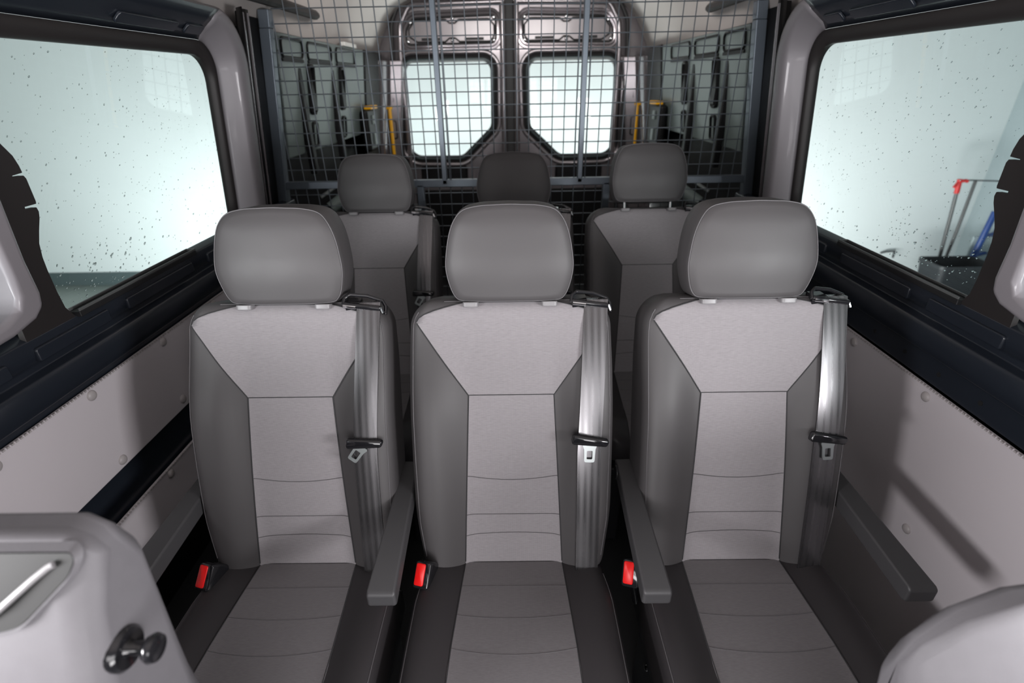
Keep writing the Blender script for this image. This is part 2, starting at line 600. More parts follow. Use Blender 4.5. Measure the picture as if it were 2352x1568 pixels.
    for s in (-1, 1):
        def sleeve():
            mb = MB()
            pts = round_poly([(s * .083 - .0165, -.034), (s * .083 + .0165, -.034), (s * .083 + .0165, .006), (s * .083 - .0165, .006)], .007, 5)
            mb.prism([bt(p.x, .590, p.y) for p in pts], bt(0, .011, 0) - bt(0, 0, 0))
            return mb.build('post_sleeve', M['light_plastic'], None, bevel=.002)
        cached('sleeve%d' % s, root, sleeve)
        def post():
            mb = MB()
            mb.cyl(bt(s * .083, .57, -.022), bt(s * .083, .66 + lift, -.022), .006, 14)
            return mb.build('headrest_post', M['chrome'], None)
        cached('post%d%s' % (s, k), head, post)
    # seat belt
    def belt():
        mb = MB()
        prof = [(.60, -.035), (.604, -.018), (.602, -.002)]
        path = [(belt_x(.60), t, d) for t, d in prof]
        n = 26
        for i in range(n + 1):
            tt = .592 + (.312 - .592) * i / n
            x_ = belt_x(tt)
            path.append((x_, tt, max(belt_surface(x_, tt), .012)))
        n2 = 26
        for i in range(n2 + 1):
            tt = .306 + (-.01 - .306) * i / n2
            x_ = belt_x(tt)
            path.append((x_, tt, belt_surface(x_, tt) - .0015 - .012 * sstep(.03, -.01, tt) * 0))
        ds = [p[2] for p in path]
        for it in range(80):
            ds = [ds[0], ds[1], ds[2]] + [(ds[i - 1] + 2 * ds[i] + ds[i + 1]) / 4 for i in range(3, len(ds) - 1)] + [ds[-1]]
        path = [(p[0], p[1], q + .0015) for p, q in zip(path, ds)]
        rows = []
        for (x_, tt, d) in path:
            row = []
            for q in (-.0245, -.0243, -.012, 0, .012, .0243, .0245):
                row.append(bt(x_ + q, tt, d - (.0012 if abs(q) > .0244 else 0) + .0012 * (1 - (q / .0245) ** 2)))
            rows.append(row)
        mb.loops(rows, False)
        return mb.build('seat_belt', M['belt'], None, angle=70, solid=.0012)
    sb = cached('belt', root, belt)
    cT = Vector(bt(.165, .309, belt_surface(.165, .309) + .004))
    bx = (bt(1, 0, 0) - bt(0, 0, 0)).normalized(); btv = (bt(0, 1, 0) - bt(0, 0, 0)).normalized(); bd = (bt(0, 0, 1) - bt(0, 0, 0)).normalized()
    def tl(x_, t_, d_, a):
        ca, sa = math.cos(a), math.sin(a)
        return cT + bx * (x_ * ca - t_ * sa) + btv * (x_ * sa + t_ * ca) + bd * d_
    def tongue_bar():
        mb = MB()
        a = -.09 + tongue * .12
        pts = round_poly([(-.040, -.010), (.036, -.010), (.042, .006), (-.036, .012)], .006, 5)
        lo = [tl(p.x, p.y, -.003, a) for p in pts]
        q2 = offset_poly(pts, -.003)
        mb.loops([[tl(p.x, p.y, -.004, a) for p in q2], lo, [tl(p.x, p.y, .006, a) for p in pts], [tl(p.x, p.y, .009, a) for p in q2]], True, True, True)
        return mb.build('belt_tongue', M['black_gloss'], None, angle=50)
    tg = cached('tong%.2f' % tongue, root, tongue_bar)
    def tongue_plate():
        a = -.02 - tongue * .62
        mb = MB()
        out = round_poly([(-.016, -.008), (.016, -.008), (.012, -.018), (.011, -.048), (-.011, -.048), (-.012, -.018)], [0, 0, .004, .004, .004, .004], 4)
        inn = round_poly([(-.006, -.022), (.006, -.022), (.006, -.041), (-.006, -.041)], .0015, 3)
        # ring: bridge outline to slot by nearest angle
        N = 40
        def samp(poly, ang, c):
            d = Vector((math.cos(ang), math.sin(ang)))
            best = None
            for i in range(len(poly)):
                p, q = poly[i - 1] - c, poly[i] - c
                e = q - p
                den = d.x * e.y - d.y * e.x
                if abs(den) < 1e-12:
                    continue
                t = (p.x * e.y - p.y * e.x) / den
                u = (p.x * d.y - p.y * d.x) / den
                if t > 0 and -1e-6 <= u <= 1 + 1e-6 and (best is None or t > best):
                    best = t
            return c + d * (best or .001)
        c = Vector((0, -.0315))
        A = [samp(out, 2 * PI * i / N, c) for i in range(N)]; B = [samp(inn, 2 * PI * i / N, c) for i in range(N)]
        mb.loops([[tl(p.x, p.y, .0035, a) for p in A], [tl(p.x, p.y, .0035, a) for p in B], [tl(p.x, p.y, .001, a) for p in B], [tl(p.x, p.y, .001, a) for p in A], [tl(p.x, p.y, .0035, a) for p in A]], True)
        return mb.build('metal_plate', M['steel'], None, angle=40)
    cached('plate%.2f' % tongue, tg, tongue_plate)
    # belt guide on the shoulder
    def guide():
        mb = MB()
        mb.tube([bt(.128, .598, .006), bt(.130, .612, -.002), bt(.140, .619, -.008), bt(.175, .615, -.014), bt(.205, .604, -.018), bt(.212, .592, -.016), bt(.212, .575, -.010)], .0042, 8)
        mb.tube([bt(.130, .600, .004), bt(.150, .597, .010), bt(.205, .590, .004)], .006, 8)
        mb.box(bt(.146, .598, -.012), (.03, .03, .02))
        return mb.build('belt_guide', M['black_gloss'], None, bevel=.0015)
    gd = cached('guide', root, guide)
    pieces('guidebar', gd, 'guide_pin', M['chrome'], [lambda mb: mb.tube([bt(.131, .597, .011), bt(.142, .596, .0135), bt(.157, .594, .0135)], .0038, 8),
                                                      lambda mb: mb.tube([bt(.206, .592, .002), bt(.2105, .580, .002)], .0034, 8)])
    # buckle beside the cushion
    if row == 1:
        bc = Vector((-.200, -.065, .520))
        ax_n = Vector((-.25, -.72, .65)).normalized()        # towards the occupant's hand
        ax_u = Vector((.12, .55, .8)); ax_u = (ax_u - ax_n * ax_u.dot(ax_n)).normalized()
        ax_r = ax_u.cross(ax_n)
        def bk(px_, pu, pn):
            return bc + ax_r * px_ + ax_u * pu + ax_n * pn
        def buckle():
            mb = MB()
            pts = round_poly([(-.018, -.028), (.018, -.028), (.018, .028), (-.018, .028)], .006, 5)
            q2 = offset_poly(pts, -.002)
            mb.loops([[bk(p.x * .8, p.y * .7, -.055) for p in pts], [bk(p.x, p.y, -.02) for p in pts], [bk(p.x, p.y, -.002) for p in pts], [bk(p.x, p.y, 0) for p in q2]], True, True, True)
            mb.tube([bk(0, 0, -.05), Vector((-.17, -.0, .42)), Vector((-.155, 0, .34))], .012, 8)
            return mb.build('belt_buckle', M['black_gloss'], None, angle=50)
        b = cached('buckle', root, buckle)
        b.location = (bo, 0, 0)
        def button():
            mb = MB()
            pts = round_poly([(-.0155, -.022), (.006, -.022), (.006, .024), (-.0155, .024)], .004, 4)
            q2 = offset_poly(pts, -.0012)
            mb.loops([[bk(p.x, p.y, -.004) for p in pts], [bk(p.x, p.y, .0012) for p in pts], [bk(p.x, p.y, .0024) for p in q2]], True, True, True)
            return mb.build('release_button', M['red'], None, angle=50)
        cached('button', b, button)
    # armrests
    for s in arms:
        def arm():
            mb = MB()
            pr = [(.125, .628, .0195), (-.2, .616, .0265), (-.208, .622, .0265), (-.208, .650, .0265), (-.2, .655, .0265), (.115, .668, .0195), (.145, .660, .0195), (.148, .640, .0195)]
            cxa = .238
            A = [Vector((s * (cxa - (.004 if y > 0 else 0)) - w_, y, z)) for y, z, w_ in pr]
            B = [Vector((s * (cxa - (.004 if y > 0 else 0)) + w_, y, z)) for y, z, w_ in pr]
            mb.loops([A, B], True, True, True)
            return mb.build('armrest', M['arm'], None, bevel=.007, seg=3)
        ar = cached('arm%d' % s, root, arm)
        def pivot():
            mb = MB()
            mb.cyl((s * .205, .115, .645), (s * .257, .115, .645), .017, 18)
            return mb.build('pivot_cap', M['plastic'], None, bevel=.003)
        cached('piv%d' % s, ar, pivot)
    return root

X3 = (-.490, -.012, .488)
make_seat(X3[0], .80, 'front-row grey seat by the left window, armrest on both sides', 1, arms=(-1, 1), tongue=1.0, group='passenger seats in two rows')
make_seat(X3[1], .80, 'centre seat of the front row, without armrests of its own', 1, tongue=0.0, group='passenger seats in two rows')
make_seat(X3[2], .80, 'front-row grey seat by the right window, beside the single large wall panel', 1, arms=(-1, 1), tongue=-.12, bo=-.046, group='passenger seats in two rows')
make_seat(X3[0] - .01, 1.65, 'back-row seat at left, before the mesh, its belt hanging in full view', 2, tongue=.8, group='passenger seats in two rows')
make_seat(X3[1] + .01, 1.65, 'back-row middle seat mostly hidden behind the front centre seat', 2, group='passenger seats in two rows')
make_seat(X3[2] - .005, 1.65, 'back-row seat at right with headrest raised on bright steel posts', 2, lift=.022, group='passenger seats in two rows')

# ------------------------------------------------------------------ van shell
YF, YR = -1.25, 4.0
def wx(z, off=0.0):                      # inner wall surface distance from the centre line (tumblehome)
    return .95 - .11 * (z - 1.06) + off

def wp(s, y, z, off=0.0):
    return Vector((s * wx(z, off), y, z))

mb = MB(); mb.box((0, (YF + YR) / 2, -.02), (2.26, YR - YF, .04)); struct(mb, 'floor', M['floor'])
mb = MB()
for x in (-.257, .243):
    mb.box((x, .8, .006), (.035, 2.6, .012))
rail = struct(mb, 'trim_1', M['steel'], bevel=.003)
for x in (-.257, .243):
    for k in range(9):
        mb = MB()
        mb.dome((x + random.uniform(-.006, .006), .30 + k * .075 + random.uniform(-.015, .015), .012), (0, 0, 1), .008, .007, 8, 3)
        mb.build('rail_stud', M['chrome'], rail)

# headliner
arch = [(.945, 1.655), (.935, 1.675), (.915, 1.715), (.885, 1.775), (.84, 1.85), (.77, 1.915), (.66, 1.965), (.5, 1.99), (.25, 2.0), (0, 2.003)]
prof = arch + [(-x, z) for x, z in arch[-2::-1]]
prof = [Vector((x, z)) for x, z in prof]
mb = MB()
outp = [Vector((p.x * 1.03, p.y + .03)) for p in prof]
mb.loops([[Vector((p.x, y, p.y)) for p in prof] + [Vector((p.x, y, p.y)) for p in outp[::-1]] for y in (YF, .6, 1.4, 2.05, 2.8, 3.4, YR + .02)], True, True, True)
struct(mb, 'ceiling', M['headliner'], angle=50)

SIDE = {-1: 'left', 1: 'right'}
for s in (-1, 1):
    # outer skin around the window opening
    mb = MB()
    def slab(y0, y1, z0, z1, o0, o1):
        pts = [wp(s, y0, z0, o0), wp(s, y1, z0, o0), wp(s, y1, z1, o0), wp(s, y0, z1, o0)]
        mb.prism(pts, (s * (o1 - o0), 0, 0))
    slab(YF, YR, 0.0, 1.02, .060, .08)
    slab(YF, YR, 1.635, 1.70, .060, .08)
    slab(1.93, YR, 1.02, 1.635, .060, .08)
    slab(.84, .94, 1.02, 1.635, .060, .08)
    struct(mb, 'wall_' + SIDE[s], M['cargo_dark'], smooth=False)

mb = MB(); mb.box((0, -1.15, .40), (1.9, .3, .80)); struct(mb, 'trim_2', M['plastic'], bevel=.04)
# side glass, gaskets and frames
def open_path(y1, z1, r, yfront, zbot, n=10):
    pts = [(y1, zbot), (y1, zbot + .1), (y1, (zbot + z1) / 2), (y1 , z1 - r - .05)]
    for k in range(n + 1):
        a = PI / 2 * k / n
        pts.append((y1 - r + r * math.cos(a), z1 - r + r * math.sin(a)))
    for q in (.25, .5, .75, 1):
        pts.append((y1 - r + (yfront - y1 + r) * q, z1))
    return pts

wn = 1
for s in (-1, 1):
    dyr = 0.0 if s < 0 else .02
    # pane
    mb = MB()
    y0, y1, z0, z1 = .93, 1.755 + dyr, 1.035, 1.59
    mb.prism([wp(s, y0, z0, .030), wp(s, y1, z0, .030), wp(s, y1, z1, .030), wp(s, y0, z1, .030)], (s * .004, 0, 0))
    win = struct(mb, 'window_%d' % wn, M['glass'], smooth=False)
    # rain on the outside
    mb = MB()
    rnd = random.Random(11 + s)
    for k in range(620):
        y = rnd.uniform(.97, 1.72); z = 1.05 + .52 * rnd.random() ** 1.25
        if z < 1.16 and rnd.random() < .5:
            y = rnd.uniform(.97, 1.3)
        sc = (.0006 + .0010 * rnd.random() ** 3) * (1.5 if z < 1.15 else 1.0)
        c = wp(s, y, z, .0342)
        nrm = Vector((s, 0, .11)).normalized()
        u = Vector((0, 1, 0)); w = nrm.cross(u)
        ang = rnd.uniform(.5, 1.0) * -1
        ca, sa = math.cos(ang), math.sin(ang)
        U = u * ca + w * sa; V = w * ca - u * sa
        ln = sc * rnd.uniform(1.0, 2.2)
        loops = []
        for q in range(3):
            a = PI / 2 * q / 3
            loops.append([c + (U * math.cos(2 * PI * i / 7) * ln + V * math.sin(2 * PI * i / 7) * sc) * math.cos(a) + nrm * sc * .8 * math.sin(a) for i in range(7)])
        mb.loops(loops, True, True, True)
    dr = mb.build('rain_drops', M['water'], None)
    dr['kind'] = 'stuff'
    tag(dr, 'rain drops scattered over the %s side window' % SIDE[s], 'rain drops', 'rain on the side windows')
    # rubber gasket
    mb = MB()
    P0 = open_path(1.722 + dyr, 1.558, .075, .2, 1.03)
    P1 = open_path(1.728 + dyr, 1.566, .080, .2, 1.03)
    P2 = open_path(1.735 + dyr, 1.592, .085, .2, 1.03)
    mb.loops([[wp(s, y, z, .035) for y, z in P0], [wp(s, y, z, .018) for y, z in P0], [wp(s, y, z, .012) for y, z in P1], [wp(s, y, z, .004) for y, z in P2]], False)
    struct(mb, 'trim_%d' % (10 + wn), M['brown_trim'], solid=.003, angle=50)
    # painted return flange
    mb = MB()
    P3 = open_path(1.738 + dyr, 1.594, .09, .2, 1.0)
    P4 = open_path(1.743 + dyr, 1.612, .10, .2, 1.0)
    P5 = open_path(1.752 + dyr, 1.640, .13, .2, 1.0)
    P6 = open_path(1.766 + dyr, 1.652, .14, .2, 1.0)
    P7 = open_path(1.80 + dyr, 1.665, .15, .2, 1.0)
    P8 = open_path(1.83 + dyr, 1.672, .16, .2, 1.0)
    rings = [[wp(s, y, z, o) for y, z in P] for P, o in ((P3, .006), (P4, -.006), (P5, -.050), (P6, -.058), (P7, -.060), (P8, -.050))]
    cut = 13
    mb.loops([r_[:cut + 1] for r_ in rings], False)
    struct(mb, 'trim_%d' % (20 + wn), M['pillar'], solid=.003, angle=60)
    mb = MB()
    mb.loops([r_[cut:] for r_ in rings], False)
    struct(mb, 'trim_%d' % (25 + wn), M['rail'], solid=.003, angle=60)
    # dark post with pressed slots behind the window
    mb = MB()
    mb.loops([[wp(s, y, z, o) for y, o in ((1.83 + dyr, -.052), (1.855 + dyr, -.025), (1.885, -.035), (1.905, -.035), (1.925, .012), (1.96, .030), (2.12, .036), (2.20, .040))] for z in (.86, 1.1, 1.3, 1.5, 1.69)], False)
    po = struct(mb, 'trim_%d' % (30 + wn), M['cargo_dark'], solid=.004, angle=35)
    for y, o, r_ in ((1.868 + dyr, -.034, .006), (1.895, -.038, .0045)):
        mb = MB(); mb.tube([wp(s, y, z, o) for z in (.86, 1.1, 1.3, 1.5, 1.68)], r_, 8)
        mb.build('edge_seal', M['paint'], po)
    for z0_, z1_ in ((1.30, 1.50), (1.06, 1.24)):
        mb = MB()
        pts = round_poly([(1.99, z0_), (2.05, z0_), (2.05, z1_), (1.99, z1_)], .028, 6)
        mb.tube([wp(s, p.x, p.y, .030) for p in pts], .004, 6, closed=True)
        mb.build('pressed_slot', M['cargo_dark'], po)
    for z in (1.27, 1.54):
        mb = MB(); mb.dome(wp(s, 1.985, z, .030), (-s, 0, 0), .012, .006, 12, 3)
        mb.build('post_bolt', M['cargo_dark'], po)
    # slotted header above the glass
    mb = MB()
    for a, b in ((1.30, 1.52), (1.56, 1.64)):
        pts = round_poly([(a, 1.606), (b, 1.606), (b, 1.626), (a, 1.626)], .006, 4)
        o_ = [-.012, -.012]
        lo = [wp(s, p.x, p.y, .004 - (p.y - 1.594) * 1.0) for p in pts]
        mb.prism(lo, (-s * .006, 0, -.006))
    ho = struct(mb, 'trim_%d' % (40 + wn), M['rail'], bevel=.003)
    # B-pillar and its black edge trim
    out = [(.862, 1.66), (.865, 1.45), (.866, 1.31), (.869, 1.2), (.876, 1.135), (.872, 1.108), (.85, 1.090), (.80, 1.078), (.5, 1.055), (.2, 1.045),
           (.2, 1.085), (.5, 1.092), (.74, 1.103), (.79, 1.110), (.818, 1.122), (.829, 1.142), (.828, 1.18), (.823, 1.25), (.815, 1.45), (.81, 1.66)]
    dp = 0.0 if s < 0 else .008
    mb = MB()
    mb.prism([wp(s, y + dp, z, -.055) for y, z in out], (s * .055, 0, 0))
    struct(mb, 'trim_%d' % (50 + wn), M['pillar'], bevel=.012, seg=4)
    tr = [(.85, 1.62), (.88, 1.50), (.905, 1.44), (.93, 1.415), (.95, 1.386), (.964, 1.366), (.970, 1.348), (.972, 1.335), (.950, 1.333), (.950, 1.331), (.9725, 1.330), (.976, 1.324), (.980, 1.281), (.979, 1.2765), (.953, 1.276), (.953, 1.2715), (.977, 1.2705), (.979, 1.262),
          (.976, 1.250), (.966, 1.228), (.957, 1.205), (.954, 1.178), (.955, 1.150), (.960, 1.10), (.966, 1.065), (.985, 1.035), (.86, 1.035)]
    mb = MB()
    mb.prism([wp(s, y + dp, z, -.004) for y, z in tr], (s * .012, 0, 0))
    struct(mb, 'trim_%d' % (60 + wn), M['brown_trim'], bevel=.0015)
    # front door pane, seen behind the pillar
    mb = MB()
    mb.prism([wp(s, .1, 1.05, .02), wp(s, .86, 1.05, .02), wp(s, .86, 1.62, .02), wp(s, .1, 1.62, .02)], (s * .004, 0, 0))
    struct(mb, 'window_%d' % (wn + 2), M['glass'], smooth=False)
    # window-sill channel
    mb = MB()
    y_a, y_b = .985, 1.43
    mb.box((s * wx(1.04, .006), (y_a + y_b) / 2, 1.0405), (.040, y_b - y_a, .012))
    sill = struct(mb, 'trim_%d' % (70 + wn), M['rubber'], bevel=.0015)
    for off, hh in ((-.0115, .006), (.012, .006)):
        mb = MB()
        mb.box((s * wx(1.04, off), (y_a + y_b) / 2, 1.0495), (.0035, y_b - y_a - .004, hh))
        mb.build('channel_edge', M['sill'], sill, bevel=.001)
    mb = MB()
    mb.box((s * wx(1.04, 0), y_b - .003, 1.0495), (.027, .005, .006))
    mb.build('channel_end', M['sill'], sill, bevel=.001)
    # dark body rail below the sill
    zb = .878 if s < 0 else .835
    pr = [(.975, 1.048), (.962, 1.045), (.948, 1.038), (.944, 1.015), (.950, .995), (.958, .985), (.958, .972), (.940, .965), (.934, .955), (.932, .925), (.940, .905), (.956, .897), (.958, zb), (.975, zb)]
    mb = MB()
    mb.loops([[Vector((s * x, y, z)) for x, z in pr] for y in (YF, .5, 1.2, 2.2)], True, True, True)
    rl = struct(mb, 'trim_%d' % (80 + wn), M['rail'], bevel=.003, angle=30)
    for y0_, y1_ in ((.45, .80), (.86, 1.06), (1.12, 1.40), (1.48, 1.9)):
        mb = MB()
        pts = round_poly([(y0_, .992), (y1_, .992), (y1_, 1.022), (y0_, 1.022)], .006, 4)
        mb.prism([Vector((s * .951, p.x, p.y)) for p in pts], (-s * .012, 0, 0))
        mb.build('pressed_pad', M['rail'], rl, bevel=.004)
    if s > 0:
        for y in (.72, .861, .975, 1.085, 1.2, 1.32):
            mb = MB(); mb.cyl((s * .9585, y, .868), (s * .9555, y, .868), .0055, 14)
            mb.build('rivet_hole', M['rubber'], rl)
    wn += 1

# vinyl wall boards
def wall_board(s, y0, y1, z0, z1, x, label, bolts):
    root = thing('wall_board', label, 'panel', (s * x, y0, z0), 0, 'grey wall boards')
    mb = MB()
    mb.box((s * .004, (y1 - y0) / 2, (z1 - z0) / 2), (.008, y1 - y0, z1 - z0))
    mb.build('board', M['panel'], root, bevel=.003)
    mb = MB()
    k = 0
    y = .01
    while y < y1 - y0 - .01:
        mb.box((-s * .0006, y, z1 - z0 - .0015), (.003, .0052, .0035))
        y += .0095
    mb.build('edge_stitching', M['button'], root)
    for by, bz in bolts:
        mb = MB()
        mb.dome((0, by - y0, bz - z0), (-s, 0, 0), .0125, .007, 16, 5)
        mb.build('button_head', M['button'], root)
    return root

wall_board(-1, -.9, 2.1, .662, .884, .947, 'upper grey wall board below the left window rail, with round button heads', [(1.19, .868), (.934, .866), (.935, .682), (1.185, .688), (1.445, .870), (.70, .866), (.70, .682)])
wall_board(-1, -.9, 2.1, .40, .552, .950, 'lower grey wall board at left, beneath the black recessed strip', [(1.051, .535), (.80, .535)])
wall_board(1, -.9, 2.1, .03, .832, .950, 'single tall grey wall board beside the right-hand seat', [(.976, .808), (.88, .486), (1.25, .808), (.70, .808)])
mb = MB(); mb.box((-.968, .9, .607), (.008, 2.5, .13)); struct(mb, 'trim_90', M['rail'])

# ------------------------------------------------------------------ mesh bulkhead behind the back row
YM = 2.15
bh = thing('mesh_bulkhead', 'slate grey steel cargo bulkhead of wire mesh behind the back row', 'partition', (0, YM, 0))
def px_(z):
    return .962 - .118 * (z - 1.12)
for s in (-1, 1):
    mb = MB()
    pts = []
    for z in (.30, 1.95):
        xx = px_(z) if z > 1.0 else px_(1.0)
    zz = [.3, 1.0, 1.12, 1.4, 1.66]
    mb.loops([[Vector((s * (px_(max(z, 1.0)) + a), b, z)) for a, b in ((-.020, -.02), (.020, -.02), (.020, .02), (-.020, .02))] for z in zz], True, True, True)
    mb.loops([[Vector((s * (px_(z) - .0005 + a), b, z)) for a, b in ((-.020, -.02), (.020, -.02), (.020, .02), (-.020, .02))] for z in (1.66, 1.718)], True, True, True)
    mb.build('side_post', M['bulk'], bh, bevel=.004)
    mb = MB()
    mb.box((s * .278 - .008, 0, 1.445), (.020, .03, .69))
    mb.build('upright_bar', M['bulk'], bh, bevel=.003)
    mb = MB()
    mb.box((s * .386 - .004, 0, .72), (.028, .03, .76))
    mb.build('lower_leg', M['bulk'], bh, bevel=.003)
mb = MB(); mb.box((0, 0, 1.1045), (1.90, .03, .029)); mb.build('cross_bar', M['bulk'], bh, bevel=.003)
mb = MB(); mb.box((0, 0, 1.79), (1.66, .03, .03)); mb.build('top_bar', M['bulk'], bh, bevel=.003)
PITCH = .0467
def wires(x0, x1, z0, z1, phase=.0137, extra=(), zs=None, slant=False):
    mb = MB()
    k = math.ceil((x0 - phase) / PITCH)
    xs = []
    while phase + k * PITCH < x1:
        xs.append(phase + k * PITCH); k += 1
    xs += list(extra)
    for x in xs:
        zt, zl = z1, z0
        if slant:
            # stop at the leaning side post
            zlim = 1.12 + (.962 - .018 - abs(x)) / .118
            zt = min(z1, zlim)
        if zt > zl + .02:
            mb.cyl((x, .012, zl), (x, .012, zt), .0021, 6)
    for z in zs:
        if z0 < z < z1:
            a, b = x0, x1
            if slant:
                lim = px_(z) - .015
                a, b = max(a, -lim), min(b, lim)
            mb.cyl((a, .0155, z), (b, .0155, z), .0021, 6)
    return mb
ZS = [1.6285 - .0467 * k for k in range(-6, 12)]
ZL = [1.0615 - .0467 * k for k in range(0, 15)]
wires(-.955, -.287, 1.118, 1.795, extra=(-.297, -.262 - .0), zs=ZS, slant=True).build('wire_panel', M['wire'], bh)
wires(-.287, .270, 1.118, 1.795, extra=(.249,), zs=ZS).build('wire_panel', M['wire'], bh)
wires(.270, .955, 1.118, 1.795, extra=(.292,), zs=ZS, slant=True).build('wire_panel', M['wire'], bh)
wires(-.945, -.39, .36, 1.09, zs=ZL).build('wire_panel', M['wire'], bh)
wires(-.39, .382, .36, 1.09, zs=ZL).build('wire_panel', M['wire'], bh)
wires(.382, .945, .36, 1.09, zs=ZL).build('wire_panel', M['wire'], bh)

# ------------------------------------------------------------------ cargo bay
for s in (-1, 1):
    mb = MB()
    # upper sage lining with the window blanks
    pts = [wp(s, 2.22, 1.20, .008), wp(s, 3.45, 1.20, .008), wp(s, 3.45, 1.655, .008), wp(s, 2.22, 1.655, .008)]
    mb.prism(pts, (s * .012, 0, 0))
    lin = struct(mb, 'trim_%d' % (100 + (s > 0)), M['cargo'], bevel=.004)
    for a, b in ((2.24, 2.46), (2.52, 2.84), (2.92, 3.25)):
        mb = MB()
        p = round_poly([(a, 1.575), (b, 1.575), (b, 1.64), (a, 1.64)], .02, 5)
        mb.tube([wp(s, q.x, q.y, .004) for q in p], .005, 6, closed=True)
        mb.box(wp(s, (a + b) / 2, 1.565, .004), (.008, b - a, .012))
        mb.build('slot_ridge', M['cargo_dark'], lin)
    for y in (2.42, 2.86):
        mb = MB(); mb.box(wp(s, y, 1.33, .0), (.03, .045, .44))
        mb.build('rib', M['cargo_dark'], lin, bevel=.006)
    for y in (2.53, 2.98):
        mb = MB()
        p = round_poly([(y - .03, 1.36), (y + .03, 1.36), (y + .03, 1.55), (y - .03, 1.55)], .015, 5)
        mb.tube([wp(s, q.x, q.y, .0) for q in p], .008, 6, closed=True)
        mb.box(wp(s, y, 1.455, .002), (.01, .05, .17))
        p = round_poly([(y - .03, 1.22), (y + .03, 1.22), (y + .03, 1.32), (y - .03, 1.32)], .015, 5)
        mb.tube([wp(s, q.x, q.y, .0) for q in p], .006, 6, closed=True)
        mb.build('channel', M['cargo_dark'], lin)
    # rear corner: black cover and painted corner post
    mb = MB()
    mb.prism([wp(s, 3.46, 1.0, .0), wp(s, 3.9, 1.0, .0), wp(s, 3.9, 1.66, .0), wp(s, 3.46, 1.66, .0)], (s * .02, 0, 0))
    struct(mb, 'trim_%d' % (110 + (s > 0)), M['cargo_dark'], bevel=.01)
    mb = MB()
    mb.loops([[Vector((s * (x + .96 - .12 * (z - 1.06)), y, z)) for x, y in ((0, 3.80), (-.03, 3.83), (-.05, 3.93), (-.135, 3.945), (-.14, 4.0), (.02, 4.0))] for z in (.1, 1.0, 1.3, 1.62)], True, True, True)
    cp = struct(mb, 'trim_%d' % (120 + (s > 0)), M['paint'], bevel=.01)
    for z0_, z1_ in ((1.36, 1.46), (1.12, 1.24)):
        mb = MB()
        p = round_poly([(.848, z0_), (.888, z0_), (.888, z1_), (.848, z1_)], .014, 5)
        mb.tube([Vector((s * (q.x + .0), 3.938, q.y)) for q in p], .005, 6, closed=True)
        mb.build('pressed_slot', M['cargo_dark'], cp)
    # yellow grab handle
    gh = thing('grab_handle', 'yellow grab handle on the rear corner post, %s of the back doors' % SIDE[s], 'handle', (s * .872, 3.90, 1.05), 0, 'grab handles by the back doors')
    mb = MB()
    mb.tube([(0, -.01, -.25), (0, -.025, -.2), (0, -.03, .0), (-s * .002, -.03, .22), (-s * .002, -.02, .27), (s * .02, .02, .275)], .0115, 10)
    mb.build('handle_tube', M['yellow'], gh)
    mb = MB()
    mb.box((s * .012, -.005, .277), (.055, .05, .022))
    mb.build('handle_bracket', M['yellow'], gh, bevel=.006)
    mb = MB(); mb.box((s * .03, .028, .255), (.03, .03, .03)); mb.build('mount_block', M['plastic'], gh, bevel=.004)
    # equipment box on the rear wall
    eb = thing('tool_case', 'black moulded case strapped to the cargo wall at the %s rear' % SIDE[s], 'case', (s * .90, 3.42, 1.12), 0, 'cases on the cargo walls')
    mb = MB(); mb.box((0, 0, .10), (.05, .26, .24)); mb.build('case_body', M['cargo_dark'], eb, bevel=.02, seg=3)
    for lz, lh in ((.16, .05), (.05, .07)):
        mb = MB(); mb.box((-s * .028, -.02, lz), (.012, .055, lh)); mb.build('latch', M['cargo'], eb, bevel=.004)
    mb = MB(); mb.box((-s * .012, .02, .228), (.045, .16, .02)); mb.build('strap', M['yellow'], eb, bevel=.004)
    # roof-edge grab strip
    mb = MB()
    mb.tube([(s * .875, 1.95, 1.745), (s * .872, 2.3, 1.748), (s * .868, 2.62, 1.748)], .019, 8)
    mb.tube([(s * .868, 2.62, 1.748), (s * .872, 2.66, 1.75)], .012, 8)
    struct(mb, 'trim_%d' % (130 + (s > 0)), M['brown_trim'])
    # ledge shadow gap below the headliner
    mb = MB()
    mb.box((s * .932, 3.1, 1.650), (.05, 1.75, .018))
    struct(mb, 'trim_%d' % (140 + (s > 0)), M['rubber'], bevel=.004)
    # pale strut bracket, unattached beside the cargo wall, seen under the bulkhead bar
    br = thing('strut_bracket', 'pale pierced bracket low behind the mesh at %s' % SIDE[s], 'bracket', (s * .80, 2.45, 1.0), 0, 'pale brackets behind the mesh')
    mb = MB()
    mb.tube([(s * .09, .0, -.06), (-s * .02, .1, .02), (-s * .10, .15, .07)], .032, 10)
    mb.build('bracket_tube', M['cargo'], br)
    mb = MB()
    mb.tube([(s * .12, -.02, .0), (-s * .02, .1, .09)], .008, 8)
    mb.build('brace_rod', M['steel'], br)
mb = MB(); mb.box((-.905, 3.2, 1.668), (.03, .22, .02)); lamp = mb.build('cargo_lamp', M['lamp'], None, bevel=.004)
tag(lamp, 'slim pale lamp strip at the headliner edge, left side of the cargo bay', 'lamp')
mb = MB(); mb.box((0, 3.1, .20), (1.86, 1.7, .02)); struct(mb, 'trim_150', M['cargo_dark'])

